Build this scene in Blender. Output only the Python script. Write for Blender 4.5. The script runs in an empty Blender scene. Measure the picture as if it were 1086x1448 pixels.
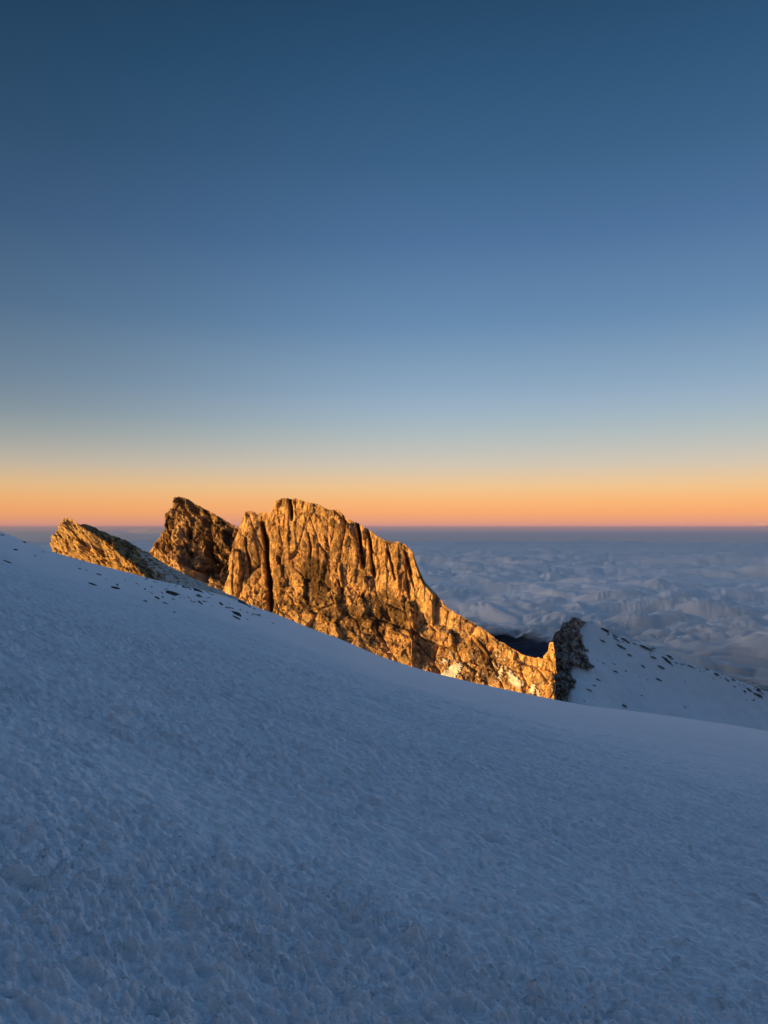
import bpy, math, random
import numpy as np

S = bpy.context.scene
COL = S.collection
rad = math.radians

# ---------------------------------------------------------------- camera
F = 1046.0                      # focal length in pixels of the 1086 x 1448 photograph
PITCH = rad(1.15)
cam_d = bpy.data.cameras.new("camera")
cam = bpy.data.objects.new("camera", cam_d)
COL.objects.link(cam)
cam_d.sensor_fit = 'VERTICAL'
cam_d.sensor_height = 36.0
cam_d.lens = 36.0 * F / 1448.0
cam_d.clip_start = 0.05
cam_d.clip_end = 600000.0
cam.rotation_euler = (math.pi / 2 + PITCH, 0, 0)
S.camera = cam

# ---------------------------------------------------------------- exposure, sky, sun
EXPO = 1.62
GLOW = (7.0, 5.6, 4.8)
SUN_ELEV = rad(-0.8)           # 5000 m up, the sun still clears the dipped horizon
SUN_HEAD = rad(15.0)             # light travels to the right (+x) and slightly away (+y)
S.view_settings.view_transform = 'Standard'
S.view_settings.look = 'None'
S.view_settings.exposure = EXPO
S.view_settings.gamma = 1.0
S.cycles.sample_clamp_indirect = 0.25
S.cycles.use_denoising = True
S.cycles.transparent_max_bounces = 48

def lin(c):
    return [((v / 255.0) / 12.92 if v / 255.0 <= 0.04045 else ((v / 255.0 + 0.055) / 1.055) ** 2.4) for v in c]

world = bpy.data.worlds.new("World")
S.world = world
world.use_nodes = True
nt = world.node_tree
N, L = nt.nodes, nt.links
bg = N['Background']
SKY_STRENGTH = 0.1
bg.inputs[1].default_value = SKY_STRENGTH
sky = N.new('ShaderNodeTexSky')
sky.sky_type = 'NISHITA'
sky.sun_disc = False
sky.sun_elevation = SUN_ELEV
sky.sun_rotation = rad(-90.0) - SUN_HEAD
sky.altitude = 5000.0
tc = N.new('ShaderNodeTexCoord')
sep = N.new('ShaderNodeSeparateXYZ')
L.new(tc.outputs['Generated'], sep.inputs[0])
asn = N.new('ShaderNodeMath'); asn.operation = 'ARCSINE'
L.new(sep.outputs['Z'], asn.inputs[0])
mr = N.new('ShaderNodeMapRange')
E0, E1 = -3.0, 47.0
mr.inputs['From Min'].default_value = rad(E0)
mr.inputs['From Max'].default_value = rad(E1)
L.new(asn.outputs[0], mr.inputs['Value'])
ramp = N.new('ShaderNodeValToRGB')
L.new(mr.outputs[0], ramp.inputs[0])
# the dusk gradient, as elevation above the level line (degrees) and its colour
STOPS = [(-2.6, (110, 118, 138)), (-1.2, (116, 123, 143)), (-0.72, (120, 124, 144)), (-0.50, (158, 134, 148)),
         (-0.06, (222, 154, 138)), (0.38, (238, 164, 122)), (0.95, (252, 174, 115)), (1.75, (252, 186, 122)),
         (2.8, (243, 199, 146)), (3.65, (228, 200, 165)), (4.45, (213, 200, 180)), (5.65, (195, 195, 188)),
         (6.85, (178, 190, 192)), (8.1, (163, 183, 196)), (9.3, (153, 176, 197)), (10.4, (141, 169, 194)),
         (15.1, (105, 141, 178)), (21.0, (78, 115, 157)), (26.4, (60, 98, 136)), (31.4, (46, 85, 121)),
         (35.6, (38, 73, 106)), (46.0, (100, 140, 188))]  # top stop is out of view, made brighter than dusk to light the snow
cr = ramp.color_ramp
cr.interpolation = 'LINEAR'
GAIN = 1.0 / (2 ** EXPO) / SKY_STRENGTH
for i, (e, c) in enumerate(STOPS):
    p = (e + 0.22 - E0) / (E1 - E0)
    el = cr.elements[0] if i == 0 else (cr.elements[1] if i == 1 else cr.elements.new(p))
    el.position = p
    el.color = [v * GAIN for v in lin(c)] + [1.0]
az = N.new('ShaderNodeMapRange')          # the sky is a little deeper towards the left
az.interpolation_type = 'SMOOTHSTEP'
az.inputs['From Min'].default_value = -0.60
az.inputs['From Max'].default_value = 0.12
az.inputs['To Min'].default_value = 0.56
az.inputs['To Max'].default_value = 1.0
L.new(sep.outputs['X'], az.inputs['Value'])
lo = N.new('ShaderNodeMapRange')          # less so close to the horizon
lo.interpolation_type = 'SMOOTHSTEP'
lo.inputs['From Min'].default_value = rad(1.0)
lo.inputs['From Max'].default_value = rad(10.0)
lo.inputs['To Min'].default_value = 0.25
lo.inputs['To Max'].default_value = 1.0
L.new(asn.outputs[0], lo.inputs['Value'])
az1 = N.new('ShaderNodeMix'); az1.data_type = 'FLOAT'
az1.inputs[2].default_value = 1.0
L.new(lo.outputs[0], az1.inputs[0]); L.new(az.outputs[0], az1.inputs[3])
by = N.new('ShaderNodeMapRange')          # and darkened behind the camera, out of view, to shade camera-facing slopes
by.interpolation_type = 'SMOOTHSTEP'
by.inputs['From Min'].default_value = -0.65
by.inputs['From Max'].default_value = 0.25
by.inputs['To Min'].default_value = 0.27
by.inputs['To Max'].default_value = 1.0
L.new(sep.outputs['Y'], by.inputs['Value'])
ab = N.new('ShaderNodeMath'); ab.operation = 'MULTIPLY'
L.new(az1.outputs[0], ab.inputs[0]); L.new(by.outputs[0], ab.inputs[1])
mul = N.new('ShaderNodeMix'); mul.data_type = 'RGBA'; mul.blend_type = 'MULTIPLY'
mul.inputs[0].default_value = 1.0
L.new(ramp.outputs[0], mul.inputs[6])
L.new(ab.outputs[0], mul.inputs[7])
mix = N.new('ShaderNodeMix'); mix.data_type = 'RGBA'
mix.inputs[0].default_value = 0.03
L.new(mul.outputs[2], mix.inputs[6])
L.new(sky.outputs[0], mix.inputs[7])
# the afterglow round the low sun, left of and behind the camera
vm = N.new('ShaderNodeVectorMath'); vm.operation = 'DOT_PRODUCT'
vm.inputs[1].default_value = (-math.cos(SUN_HEAD), -math.sin(SUN_HEAD), 0.04)
L.new(tc.outputs['Generated'], vm.inputs[0])
cl = N.new('ShaderNodeMath'); cl.operation = 'MAXIMUM'; cl.inputs[1].default_value = 0.0
L.new(vm.outputs['Value'], cl.inputs[0])
pw = N.new('ShaderNodeMath'); pw.operation = 'POWER'; pw.inputs[1].default_value = 24.0
L.new(cl.outputs[0], pw.inputs[0])
glow = N.new('ShaderNodeMix'); glow.data_type = 'RGBA'; glow.blend_type = 'ADD'
glow.inputs[0].default_value = 1.0
gs = N.new('ShaderNodeVectorMath'); gs.operation = 'SCALE'
gs.inputs[0].default_value = (GLOW[0] * GAIN, GLOW[1] * GAIN, GLOW[2] * GAIN)
L.new(pw.outputs[0], gs.inputs['Scale'])
L.new(mix.outputs[2], glow.inputs[6])
L.new(gs.outputs[0], glow.inputs[7])
L.new(glow.outputs[2], bg.inputs[0])

sun_d = bpy.data.lights.new("sun", 'SUN')
sun_d.energy = 5.0
sun_d.angle = rad(0.5)
sun_d.color = (1.0, 0.53, 0.105)
sun = bpy.data.objects.new("sun", sun_d)
COL.objects.link(sun)
from mathutils import Vector
ld = Vector((math.cos(SUN_HEAD) * math.cos(SUN_ELEV), math.sin(SUN_HEAD) * math.cos(SUN_ELEV), -math.sin(SUN_ELEV)))
sun.rotation_euler = ld.to_track_quat('-Z', 'Y').to_euler()

# ---------------------------------------------------------------- noise
def _perm(seed):
    r = np.random.RandomState(seed)
    p = r.permutation(256)
    return np.concatenate([p, p, p])
_G = np.array([(1,1,0),(-1,1,0),(1,-1,0),(-1,-1,0),(1,0,1),(-1,0,1),(1,0,-1),(-1,0,-1),
               (0,1,1),(0,-1,1),(0,1,-1),(0,-1,-1),(1,1,0),(-1,1,0),(0,-1,1),(0,-1,-1)], dtype=np.float32)

def noise3(x, y, z, seed=0):
    x, y, z = np.broadcast_arrays(np.asarray(x, float), np.asarray(y, float), np.asarray(z, float))
    P = _perm(seed)
    xi, yi, zi = np.floor(x).astype(np.int64), np.floor(y).astype(np.int64), np.floor(z).astype(np.int64)
    xf, yf, zf = x - xi, y - yi, z - zi
    X, Y, Z = xi & 255, yi & 255, zi & 255
    f = lambda t: t * t * t * (t * (t * 6 - 15) + 10)
    u, v, w = f(xf), f(yf), f(zf)
    def g(dx, dy, dz):
        h = P[P[P[X + dx] + Y + dy] + Z + dz] & 15
        gr = _G[h]
        return gr[..., 0] * (xf - dx) + gr[..., 1] * (yf - dy) + gr[..., 2] * (zf - dz)
    a = g(0,0,0) * (1-u) + g(1,0,0) * u
    b = g(0,1,0) * (1-u) + g(1,1,0) * u
    c = g(0,0,1) * (1-u) + g(1,0,1) * u
    d = g(0,1,1) * (1-u) + g(1,1,1) * u
    return (a * (1-v) + b * v) * (1-w) + (c * (1-v) + d * v) * w

def noise2(x, y, seed=0):
    return noise3(x, y, 0.37, seed)

def fbm3(x, y, z, octv, seed, gain=0.5, lac=2.03):
    s, a = 0.0, 1.0
    for o in range(octv):
        s = s + a * noise3(x, y, z, seed + o)
        x, y, z = x * lac, y * lac, z * lac
        a *= gain
    return s

def facets(x, y, z, seed=0, tilt=1.1):
    """broken rock: every Voronoi cell is a plane with its own offset and tilt; returns the step and the distance to the cell's edge"""
    x, y, z = np.broadcast_arrays(np.asarray(x, float), np.asarray(y, float), np.asarray(z, float))
    P = _perm(seed)
    r = np.random.RandomState(seed + 7)
    RX, RY, RZ, RV = r.rand(256), r.rand(256), r.rand(256), r.rand(256)
    TX, TY, TZ = r.uniform(-1, 1, 256), r.uniform(-1, 1, 256), r.uniform(-1, 1, 256)
    xi, yi, zi = (np.floor(v - 0.5).astype(np.int64) for v in (x, y, z))
    f1 = np.full(x.shape, 9.0); f2 = f1.copy(); val = np.zeros(x.shape)
    for dx in (0, 1):
        for dy in (0, 1):
            for dz in (0, 1):
                h = P[P[P[(xi + dx) & 255] + ((yi + dy) & 255)] + ((zi + dz) & 255)]
                ex, ey, ez = x - (xi + dx + RX[h]), y - (yi + dy + RY[h]), z - (zi + dz + RZ[h])
                d = np.sqrt(ex * ex + ey * ey + ez * ez)
                near = d < f1
                f2 = np.where(near, f1, np.minimum(f2, d))
                val = np.where(near, (RV[h] - 0.5) * 1.6 + tilt * (TX[h] * ex + TY[h] * ey + TZ[h] * ez), val)
                f1 = np.where(near, d, f1)
    return val, f2 - f1

def sstep(t, a, b):
    t = np.clip((t - a) / (b - a), 0, 1)
    return t * t * (3 - 2 * t)

# ---------------------------------------------------------------- mesh helpers
def grid_mesh(name, V, closed_u=False, smooth=True, attrs=None, face_mask=None):
    """V: rows x cols x 3"""
    R, C = V.shape[:2]
    idx = np.arange(R * C).reshape(R, C)
    if closed_u:
        idx = np.concatenate([idx, idx[:, :1]], axis=1)
    q = np.stack([idx[:-1, :-1], idx[:-1, 1:], idx[1:, 1:], idx[1:, :-1]], axis=-1).reshape(-1, 4)
    if face_mask is not None:
        q = q[face_mask.reshape(-1)]
    return raw_mesh(name, V.reshape(-1, 3), q, smooth, attrs)

def raw_mesh(name, verts, quads, smooth=True, attrs=None):
    used = np.unique(quads)
    if len(used) < len(verts):
        remap = np.full(len(verts), -1, dtype=np.int64)
        remap[used] = np.arange(len(used))
        verts = verts[used]; quads = remap[quads]
        if attrs:
            attrs = {k: v.reshape(-1, 4)[used] for k, v in attrs.items()}
    me = bpy.data.meshes.new(name)
    n, k = len(quads), quads.shape[1]
    me.vertices.add(len(verts))
    me.vertices.foreach_set('co', np.ascontiguousarray(verts, dtype=np.float32).ravel())
    me.loops.add(n * k)
    me.loops.foreach_set('vertex_index', np.ascontiguousarray(quads, dtype=np.int32).ravel())
    me.polygons.add(n)
    me.polygons.foreach_set('loop_start', np.arange(0, n * k, k, dtype=np.int32))
    me.polygons.foreach_set('loop_total', np.full(n, k, dtype=np.int32))
    me.polygons.foreach_set('use_smooth', np.full(n, bool(smooth)))
    for an, av in (attrs or {}).items():
        a = me.attributes.new(an, 'FLOAT_COLOR', 'POINT')
        a.data.foreach_set('color', np.ascontiguousarray(av, dtype=np.float32).ravel())
    me.update(calc_edges=True)
    me.validate()
    return me

def obj(name, me, mat, parent=None):
    o = bpy.data.objects.new(name, me)
    COL.objects.link(o)
    if mat and len(me.materials) == 0:
        me.materials.append(mat)
    if parent:
        o.parent = parent
    return o

def tag(o, label=None, cat=None, group=None, kind=None):
    if label: o['label'] = label
    if cat: o['category'] = cat
    if group: o['group'] = group
    if kind: o['kind'] = kind
    return o

CP, SP = math.cos(PITCH), math.sin(PITCH)
def ray(px, py):
    """direction through a photograph point, scaled to one metre of depth (y)"""
    u = (np.asarray(px, float) - 543.0) / F
    v = (724.0 - np.asarray(py, float)) / F
    y = CP - v * SP
    z = SP + v * CP
    return u / y, z / y

def place(px, py, Y):
    dx, dz = ray(px, py)
    Y = np.asarray(Y, float)
    return np.stack(np.broadcast_arrays(dx * Y, Y, dz * Y), axis=-1)

def poly_interp(pts, dens=1.0):
    p = np.array(pts, float)
    return p[:, 0], p[:, 1]

# ---------------------------------------------------------------- materials
def mat_base(name):
    m = bpy.data.materials.new(name)
    m.use_nodes = True
    n = m.node_tree
    return m, n.nodes, n.links, n.nodes['Principled BSDF']

def add_noise(N, L, vec, scale, detail=6, rough=0.6, stretch=None, rot=None):
    if stretch is not None or rot is not None:
        mp = N.new('ShaderNodeMapping')
        if stretch: mp.inputs['Scale'].default_value = stretch
        if rot: mp.inputs['Rotation'].default_value = rot
        L.new(vec, mp.inputs[0]); vec = mp.outputs[0]
    t = N.new('ShaderNodeTexNoise')
    t.inputs['Scale'].default_value = scale
    t.inputs['Detail'].default_value = detail
    t.inputs['Roughness'].default_value = rough
    L.new(vec, t.inputs['Vector'])
    return t.outputs[0]

def add_ramp(N, L, val, stops):
    r = N.new('ShaderNodeValToRGB')
    for i, (p, c) in enumerate(stops):
        e = r.color_ramp.elements[i] if i < 2 else r.color_ramp.elements.new(p)
        e.position = p
        e.color = (c if len(c) == 4 else tuple(c) + (1,))
    L.new(val, r.inputs[0])
    return r.outputs[0]

def add_mix(N, L, fac, a, b, blend='MIX'):
    m = N.new('ShaderNodeMix'); m.data_type = 'RGBA'; m.blend_type = blend
    for s, v in ((0, fac), (6, a), (7, b)):
        if isinstance(v, (int, float)): m.inputs[s].default_value = v
        elif isinstance(v, tuple): m.inputs[s].default_value = v + (1,)
        else: L.new(v, m.inputs[s])
    return m.outputs[2]

def snow_material(name, bump=True):
    m, N, L, b = mat_base(name)
    co = N.new('ShaderNodeTexCoord').outputs['Object']
    big = add_noise(N, L, co, 0.35, 5, 0.6, (1, 2.2, 1))
    col = add_ramp(N, L, big, [(0.3, (0.79, 0.83, 0.87)), (0.7, (0.86, 0.89, 0.925))])
    L.new(col, b.inputs['Base Color'])
    b.inputs['Roughness'].default_value = 0.55
    b.inputs['Specular IOR Level'].default_value = 0.35
    if bump:
        f1 = add_noise(N, L, co, 9.0, 5, 0.65, (0.55, 1.5, 1.0))
        f2 = add_noise(N, L, co, 40.0, 3, 0.6, (0.8, 1.2, 1.0))
        b1 = N.new('ShaderNodeBump'); b1.inputs['Strength'].default_value = 0.7; b1.inputs['Distance'].default_value = 0.05
        L.new(f1, b1.inputs['Height'])
        b2 = N.new('ShaderNodeBump'); b2.inputs['Strength'].default_value = 0.8; b2.inputs['Distance'].default_value = 0.015
        L.new(f2, b2.inputs['Height']); L.new(b1.outputs[0], b2.inputs['Normal'])
        L.new(b2.outputs[0], b.inputs['Normal'])
    return m

def rock_material(name, light, mid, dark, scale=1.0, snow_col=(0.66, 0.64, 0.60), gain=2.0):
    """mask attribute: r = dark rock and painted shade, g = snow, b = pale rock and painted sunlight"""
    m, N, L, b = mat_base(name)
    co = N.new('ShaderNodeTexCoord').outputs['Object']
    at = N.new('ShaderNodeAttribute'); at.attribute_name = 'mask'
    sp = N.new('ShaderNodeSeparateColor'); L.new(at.outputs['Color'], sp.inputs[0])
    n1 = add_noise(N, L, co, 0.10 * scale, 9, 0.66, (1, 1, 0.4))
    n2 = add_noise(N, L, co, 0.8 * scale, 6, 0.72, (1, 1, 0.4))
    n3 = add_noise(N, L, co, 2.6 * scale, 4, 0.65)
    c1 = add_ramp(N, L, n1, [(0.36, dark), (0.5, mid), (0.66, light)])
    c2 = add_ramp(N, L, n2, [(0.34, tuple(v * 0.5 for v in dark)), (0.5, mid), (0.68, light)])
    c = add_mix(N, L, 0.5, c1, c2)
    wn = N.new('ShaderNodeTexNoise'); wn.inputs['Scale'].default_value = 0.28 * scale; wn.inputs['Detail'].default_value = 7
    wn.inputs['Roughness'].default_value = 0.62; wn.inputs['Distortion'].default_value = 2.4
    wm = N.new('ShaderNodeMapping'); wm.inputs['Scale'].default_value = (1, 1, 0.55)
    L.new(co, wm.inputs[0]); L.new(wm.outputs[0], wn.inputs['Vector'])
    c = add_mix(N, L, 0.72, c, add_ramp(N, L, wn.outputs[0], [(0.38, (0.36, 0.31, 0.28)), (0.50, (0.80, 0.78, 0.75)), (0.62, (1.45, 1.42, 1.36))]), 'MULTIPLY')
    c = add_mix(N, L, 0.45, c, add_ramp(N, L, n3, [(0.32, (0.2, 0.2, 0.2)), (0.62, (1.15, 1.15, 1.15))]), 'MULTIPLY')
    c = add_mix(N, L, 1.0, c, (gain, gain, gain), 'MULTIPLY')
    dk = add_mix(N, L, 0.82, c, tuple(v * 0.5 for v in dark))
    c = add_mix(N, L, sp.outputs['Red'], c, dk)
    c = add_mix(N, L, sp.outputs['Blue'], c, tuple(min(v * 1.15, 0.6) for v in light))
    # thin crack lines
    vo = N.new('ShaderNodeTexVoronoi'); vo.feature = 'DISTANCE_TO_EDGE'
    mp = N.new('ShaderNodeMapping'); mp.inputs['Scale'].default_value = (0.42 * scale, 0.42 * scale, 0.16 * scale)
    wv = N.new('ShaderNodeVectorMath'); wv.operation = 'ADD'
    nn = N.new('ShaderNodeTexNoise'); nn.inputs['Scale'].default_value = 0.3 * scale
    L.new(co, nn.inputs['Vector'])
    sc = N.new('ShaderNodeVectorMath'); sc.operation = 'SCALE'; sc.inputs['Scale'].default_value = 2.0 / scale
    L.new(nn.outputs['Color'], sc.inputs[0]); L.new(co, wv.inputs[0]); L.new(sc.outputs[0], wv.inputs[1])
    L.new(wv.outputs[0], mp.inputs[0]); L.new(mp.outputs[0], vo.inputs['Vector'])
    cr = add_ramp(N, L, vo.outputs['Distance'], [(0.0, (0, 0, 0)), (0.06, (1, 1, 1))])
    c = add_mix(N, L, 0.22, c, cr, 'MULTIPLY')
    sn = add_mix(N, L, sp.outputs['Green'], c, snow_col)
    L.new(sn, b.inputs['Base Color'])
    b.inputs['Roughness'].default_value = 0.88
    b.inputs['Specular IOR Level'].default_value = 0.2
    b1 = N.new('ShaderNodeBump'); b1.inputs['Strength'].default_value = 0.55; b1.inputs['Distance'].default_value = 0.9 / scale
    L.new(n2, b1.inputs['Height'])
    b2 = N.new('ShaderNodeBump'); b2.inputs['Strength'].default_value = 0.4; b2.inputs['Distance'].default_value = 0.3 / scale
    L.new(n3, b2.inputs['Height']); L.new(b1.outputs[0], b2.inputs['Normal'])
    b3 = N.new('ShaderNodeBump'); b3.inputs['Strength'].default_value = 0.6; b3.inputs['Distance'].default_value = 0.5 / scale
    L.new(cr, b3.inputs['Height']); L.new(b2.outputs[0], b3.inputs['Normal'])
    L.new(b3.outputs[0], b.inputs['Normal'])
    return m

M_SNOW = snow_material('wind_crusted_snow')
M_SNOW_FAR = snow_material('far_snow', bump=False)
M_MASSIF = rock_material('massif_rock', (0.56, 0.365, 0.16), (0.37, 0.23, 0.105), (0.095, 0.056, 0.03))
M_PEAK = rock_material('peak_rock', (0.52, 0.35, 0.18), (0.25, 0.16, 0.085), (0.095, 0.06, 0.036))
M_OUTCROP = rock_material('outcrop_rock', (0.52, 0.36, 0.16), (0.36, 0.24, 0.11), (0.10, 0.066, 0.036), scale=2.2)
M_CRAG = rock_material('crag_rock', (0.50, 0.45, 0.40), (0.30, 0.265, 0.235), (0.12, 0.104, 0.092), scale=1.2, gain=1.6)
M_STONE = rock_material('loose_stone', (0.22, 0.20, 0.19), (0.12, 0.11, 0.105), (0.05, 0.047, 0.045), scale=3.0, gain=1.1)

# ---------------------------------------------------------------- snow slope (the ground underfoot)
EYE = 1.6
EDGE = [(-60, 728), (0, 752), (20, 760), (43, 771), (72, 781), (120, 795), (160, 805), (190, 812), (215, 819), (235, 823), (265, 829),
        (300, 837), (331, 847), (365, 860), (400, 873), (440, 890), (480, 904), (540, 930), (600, 949), (670, 966),
        (780, 988), (830, 998), (900, 1006), (960, 1014), (1020, 1023), (1086, 1035), (1150, 1048)]
_ep = np.linspace(-60, 1150, 1211)
_ey = np.interp(_ep, *poly_interp(EDGE))
_k = np.exp(-0.5 * (np.arange(-30, 31) / 9.0) ** 2); _k /= _k.sum()
_ey = np.convolve(np.pad(_ey, 30, mode='reflect', reflect_type='odd'), _k, mode='valid')
EU, EZ = ray(_ep, _ey)
SL0 = -0.16; SL1 = (EZ[-1] - EZ[-41]) / (EU[-1] - EU[-41])
PA, PB = -0.30, -0.145                      # mean fall of the slope to the right and away
CX = np.array([-900, -400, -200, -100, -60, 0, 60, 120, 300, 900], float)
CY = np.array([-300, -90, 20, 84, 116, 148, 168, 185, 240, 420], float)
def crest_y(x):
    return np.interp(x, CX, CY)
_uu = np.linspace(-3, 3, 601)
_R = np.full(_uu.shape, 150.0)
for _ in range(60):
    _R = 0.5 * _R + 0.5 * crest_y(_uu * _R)

def terrain(x, y):
    x = np.asarray(x, float); y = np.asarray(y, float)
    r = np.hypot(x, y)
    yy = np.maximum(y, 1e-3)
    u = np.clip(x / yy, -3, 3)
    e = np.interp(u, EU, EZ)
    e = np.where(u < EU[0], EZ[0] + (u - EU[0]) * SL0, e)
    e = np.where(u > EU[-1], EZ[-1] + (u - EU[-1]) * SL1, e)
    plane = PA * x + PB * y
    w = sstep(r, 4, 45) * (1 - sstep(np.abs(u), 0.75, 1.6)) * (y > 0)
    zc = w * (yy * e) + (1 - w) * plane
    zc = np.where(zc > 0, 55 * np.tanh(zc / 55), zc)
    front = (y > 0)
    R = np.where(front, np.interp(u, _uu, _R), 150.0)
    q = np.where(front, np.clip(y / R, 0, 1), np.clip(r / 150, 0, 1))
    z = zc - EYE * (1 - q) ** 2
    d = np.maximum(y - crest_y(x), 0)
    fs = 0.85 - 0.45 * sstep(x, 10, 90)
    return z - fs * d * d / (d + 5 + 9 * sstep(x, -60, 0))

def snow_relief(x, y, sp):
    """wind crust: lumps, crumbs and low ridges drawn out along the contour; sp = local grid spacing"""
    r = np.hypot(x, y)
    c, s = math.cos(rad(-8)), math.sin(rad(-8))
    a, b = x * c + y * s, -x * s + y * c
    out = 0.35 * noise2(a / 34, b / 22, 3) * sstep(r, 8, 40) + 0.035 * noise2(a / 7, b / 3.2, 4)
    out = out + 0.02 * noise2(a / 2.2, b / 0.9, 5)
    wx = a + 0.10 * noise2(a / 0.5, b / 0.5, 21); wy = b + 0.10 * noise2(a / 0.5, b / 0.5, 22)
    patch = (0.78 + 0.3 * noise2(a / 3.0, b / 1.6, 8)) * (1.4 - 0.4 * sstep(r, 2.5, 6)) * (1 + 0.75 * sstep(r, 4, 12))
    for lam, st, amp, sd in ((0.34, 0.42, 0.030, 9), (0.13, 0.6, 0.026, 10), (0.064, 0.75, 0.032, 11), (0.033, 0.9, 0.024, 12), (0.018, 1.0, 0.013, 13)):
        fade = np.clip((lam * st / np.maximum(sp, 1e-4) - 0.9) / 1.3, 0, 1)
        if not np.any(fade > 0): continue
        nz = noise2(wx / (lam * 1.6), wy / (lam * st), sd)
        out = out + amp * fade * patch * (0.55 - 1.7 * np.abs(nz) if sd == 9 else (np.abs(nz) * 2.2 - 0.5))
    return out

# little pit at the bottom of the frame, dark stone added as its shade
def pix_on_terrain(px, py, lo=2.0):
    dx, dz = ray(px, py)
    t = np.concatenate([np.linspace(lo, 30, 3000), np.linspace(30, 260, 6000)])
    h = terrain(dx * t, t)
    k = np.argmax(dz * t <= h)
    return float(dx * t[k]), float(t[k]), float(h[k])

pit = [pix_on_terrain(218, 1424), pix_on_terrain(126, 1393), pix_on_terrain(690, 1245)]

front = np.radians(np.linspace(-33, 33, 1150))
side = np.radians(np.concatenate([np.linspace(34.5, 180, 60), np.linspace(-178, -34.5, 60)]))
ang = np.concatenate([front, side])
inv = [1.9]
while inv[-1] < 70.0:
    inv.append(inv[-1] + min(0.0008 * inv[-1] ** 2, 0.012 + 0.0018 * inv[-1]))
inv = np.array(inv)
far = np.concatenate([np.linspace(70.8, 260, 230), np.linspace(268, 620, 45)])
rr = np.concatenate([np.array([0.02, 0.5, 1.0, 1.5]), inv, far])
spc = np.gradient(rr)
A, RR = np.meshgrid(ang, rr)
SPC = np.maximum(np.repeat(spc[:, None], len(ang), 1), RR * math.radians(66) / 1150)
SPC[:, 1150:] = np.maximum(SPC[:, 1150:], RR[:, 1150:] * 0.04)
X, Y = np.sin(A) * RR, np.cos(A) * RR
Z = terrain(X, Y) + snow_relief(X, Y, SPC) * sstep(RR, 0.3, 1.5)
for (qx, qy, qz), (w_, dep) in zip(pit, ((0.055, 0.07), (0.04, 0.035), (0.06, 0.05))):
    Z = Z - dep * np.exp(-(((X - qx) / w_) ** 2 + ((Y - qy) / (w_ * 0.8)) ** 2))
snow = obj('snow_slope', grid_mesh('snow_slope', np.stack([X, Y, Z], -1), closed_u=True), M_SNOW)
tag(snow, 'smooth blue shaded snow slope with crusty wind texture falling to the right', 'snow slope', kind='structure')

# ---------------------------------------------------------------- rock walls
def smooth_outline(pts, n):
    p = np.array(pts, float)
    d = np.concatenate([[0], np.cumsum(np.hypot(*np.diff(p, axis=0).T))])
    t = np.linspace(0, d[-1], n)
    return np.interp(t, d, p[:, 0]), np.interp(t, d, p[:, 1])

def in_poly(px, py, poly):
    """soft inside test: >0 inside, roughly in pixels"""
    poly = np.array(poly, float)
    n = len(poly)
    ins = np.zeros(px.shape, bool); dm = np.full(px.shape, 1e9)
    for i in range(n):
        (x0, y0), (x1, y1) = poly[i], poly[(i + 1) % n]
        c = ((y0 > py) != (y1 > py)) & (px < (x1 - x0) * (py - y0) / (y1 - y0 + 1e-9) + x0)
        ins ^= c
        t = np.clip(((px - x0) * (x1 - x0) + (py - y0) * (y1 - y0)) / ((x1 - x0) ** 2 + (y1 - y0) ** 2 + 1e-9), 0, 1)
        dm = np.minimum(dm, np.hypot(px - x0 - t * (x1 - x0), py - y0 - t * (y1 - y0)))
    return np.where(ins, dm, -dm)

def groove(px, py, line, width, depth):
    """a cleft that follows a line on the face"""
    line = np.array(line, float)
    xs = np.interp(py, line[:, 1], line[:, 0])
    a, b = line[0, 1], line[-1, 1]
    along = sstep(py, a - 3, a + 6) * (1 - sstep(py, b - 8, b + 2))
    return depth * along * np.exp(-((px - xs) / width) ** 2)

def face(top, bot_fn, depth_fn, relief_fn, nrm, nx, nz, back, nb, jag, seed):
    """front of a rock body, its crest and its back; returns the vertex grid, px, py and row of the crest"""
    tx, ty = smooth_outline(top, nx)
    ts = np.convolve(np.pad(ty, 12, mode='edge'), np.ones(25) / 25, mode='valid')
    j = fbm3(tx / 7.0, seed * 3.1, 0.5, 4, seed, 0.6)
    ty = ty + jag * j
    s = np.linspace(0, 1, nz)[:, None] ** 1.0
    PX = np.repeat(tx[None], nz, 0)
    PY = ty[None] + (bot_fn(tx)[None] - ty[None]) * s
    PX = PX + 0.0
    YD = depth_fn(PX, PY, np.repeat(ts[None], nz, 0))
    V = place(PX, PY, YD)
    n = np.array(nrm, float); n /= np.linalg.norm(n)
    rel = relief_fn(V, PX, PY, np.repeat(ts[None], nz, 0))
    damp = sstep(PY - ty[None], 0, 6) * 0.7 + 0.3
    V = V + n * (rel * damp)[..., None]
    crest = V[0]
    tb = np.linspace(0, 1, nb + 1)[1:, None]
    B = np.repeat(crest[None], nb, 0)
    B = B.copy()
    B[..., 1] += back[0] * tb
    B[..., 2] -= back[1] * tb ** 1.3
    B += (fbm3(B[..., 0] / 6, B[..., 1] / 6, B[..., 2] / 6, 3, seed + 40) * 2.0 * tb)[..., None] * np.array([0.3, 0.5, 0.8])
    allV = np.concatenate([B[::-1], V], 0)
    pxa = np.concatenate([np.repeat(tx[None], nb, 0), PX], 0)
    pya = np.concatenate([np.repeat(ty[None], nb, 0), PY], 0)
    tya = np.repeat(ty[None], nb + nz, 0)
    return allV, pxa, pya, tya, nb

def rgba(r, g, b):
    return np.stack([np.clip(r, 0, 1), np.clip(g, 0, 1), np.clip(b, 0, 1), np.ones_like(r)], -1)

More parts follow.
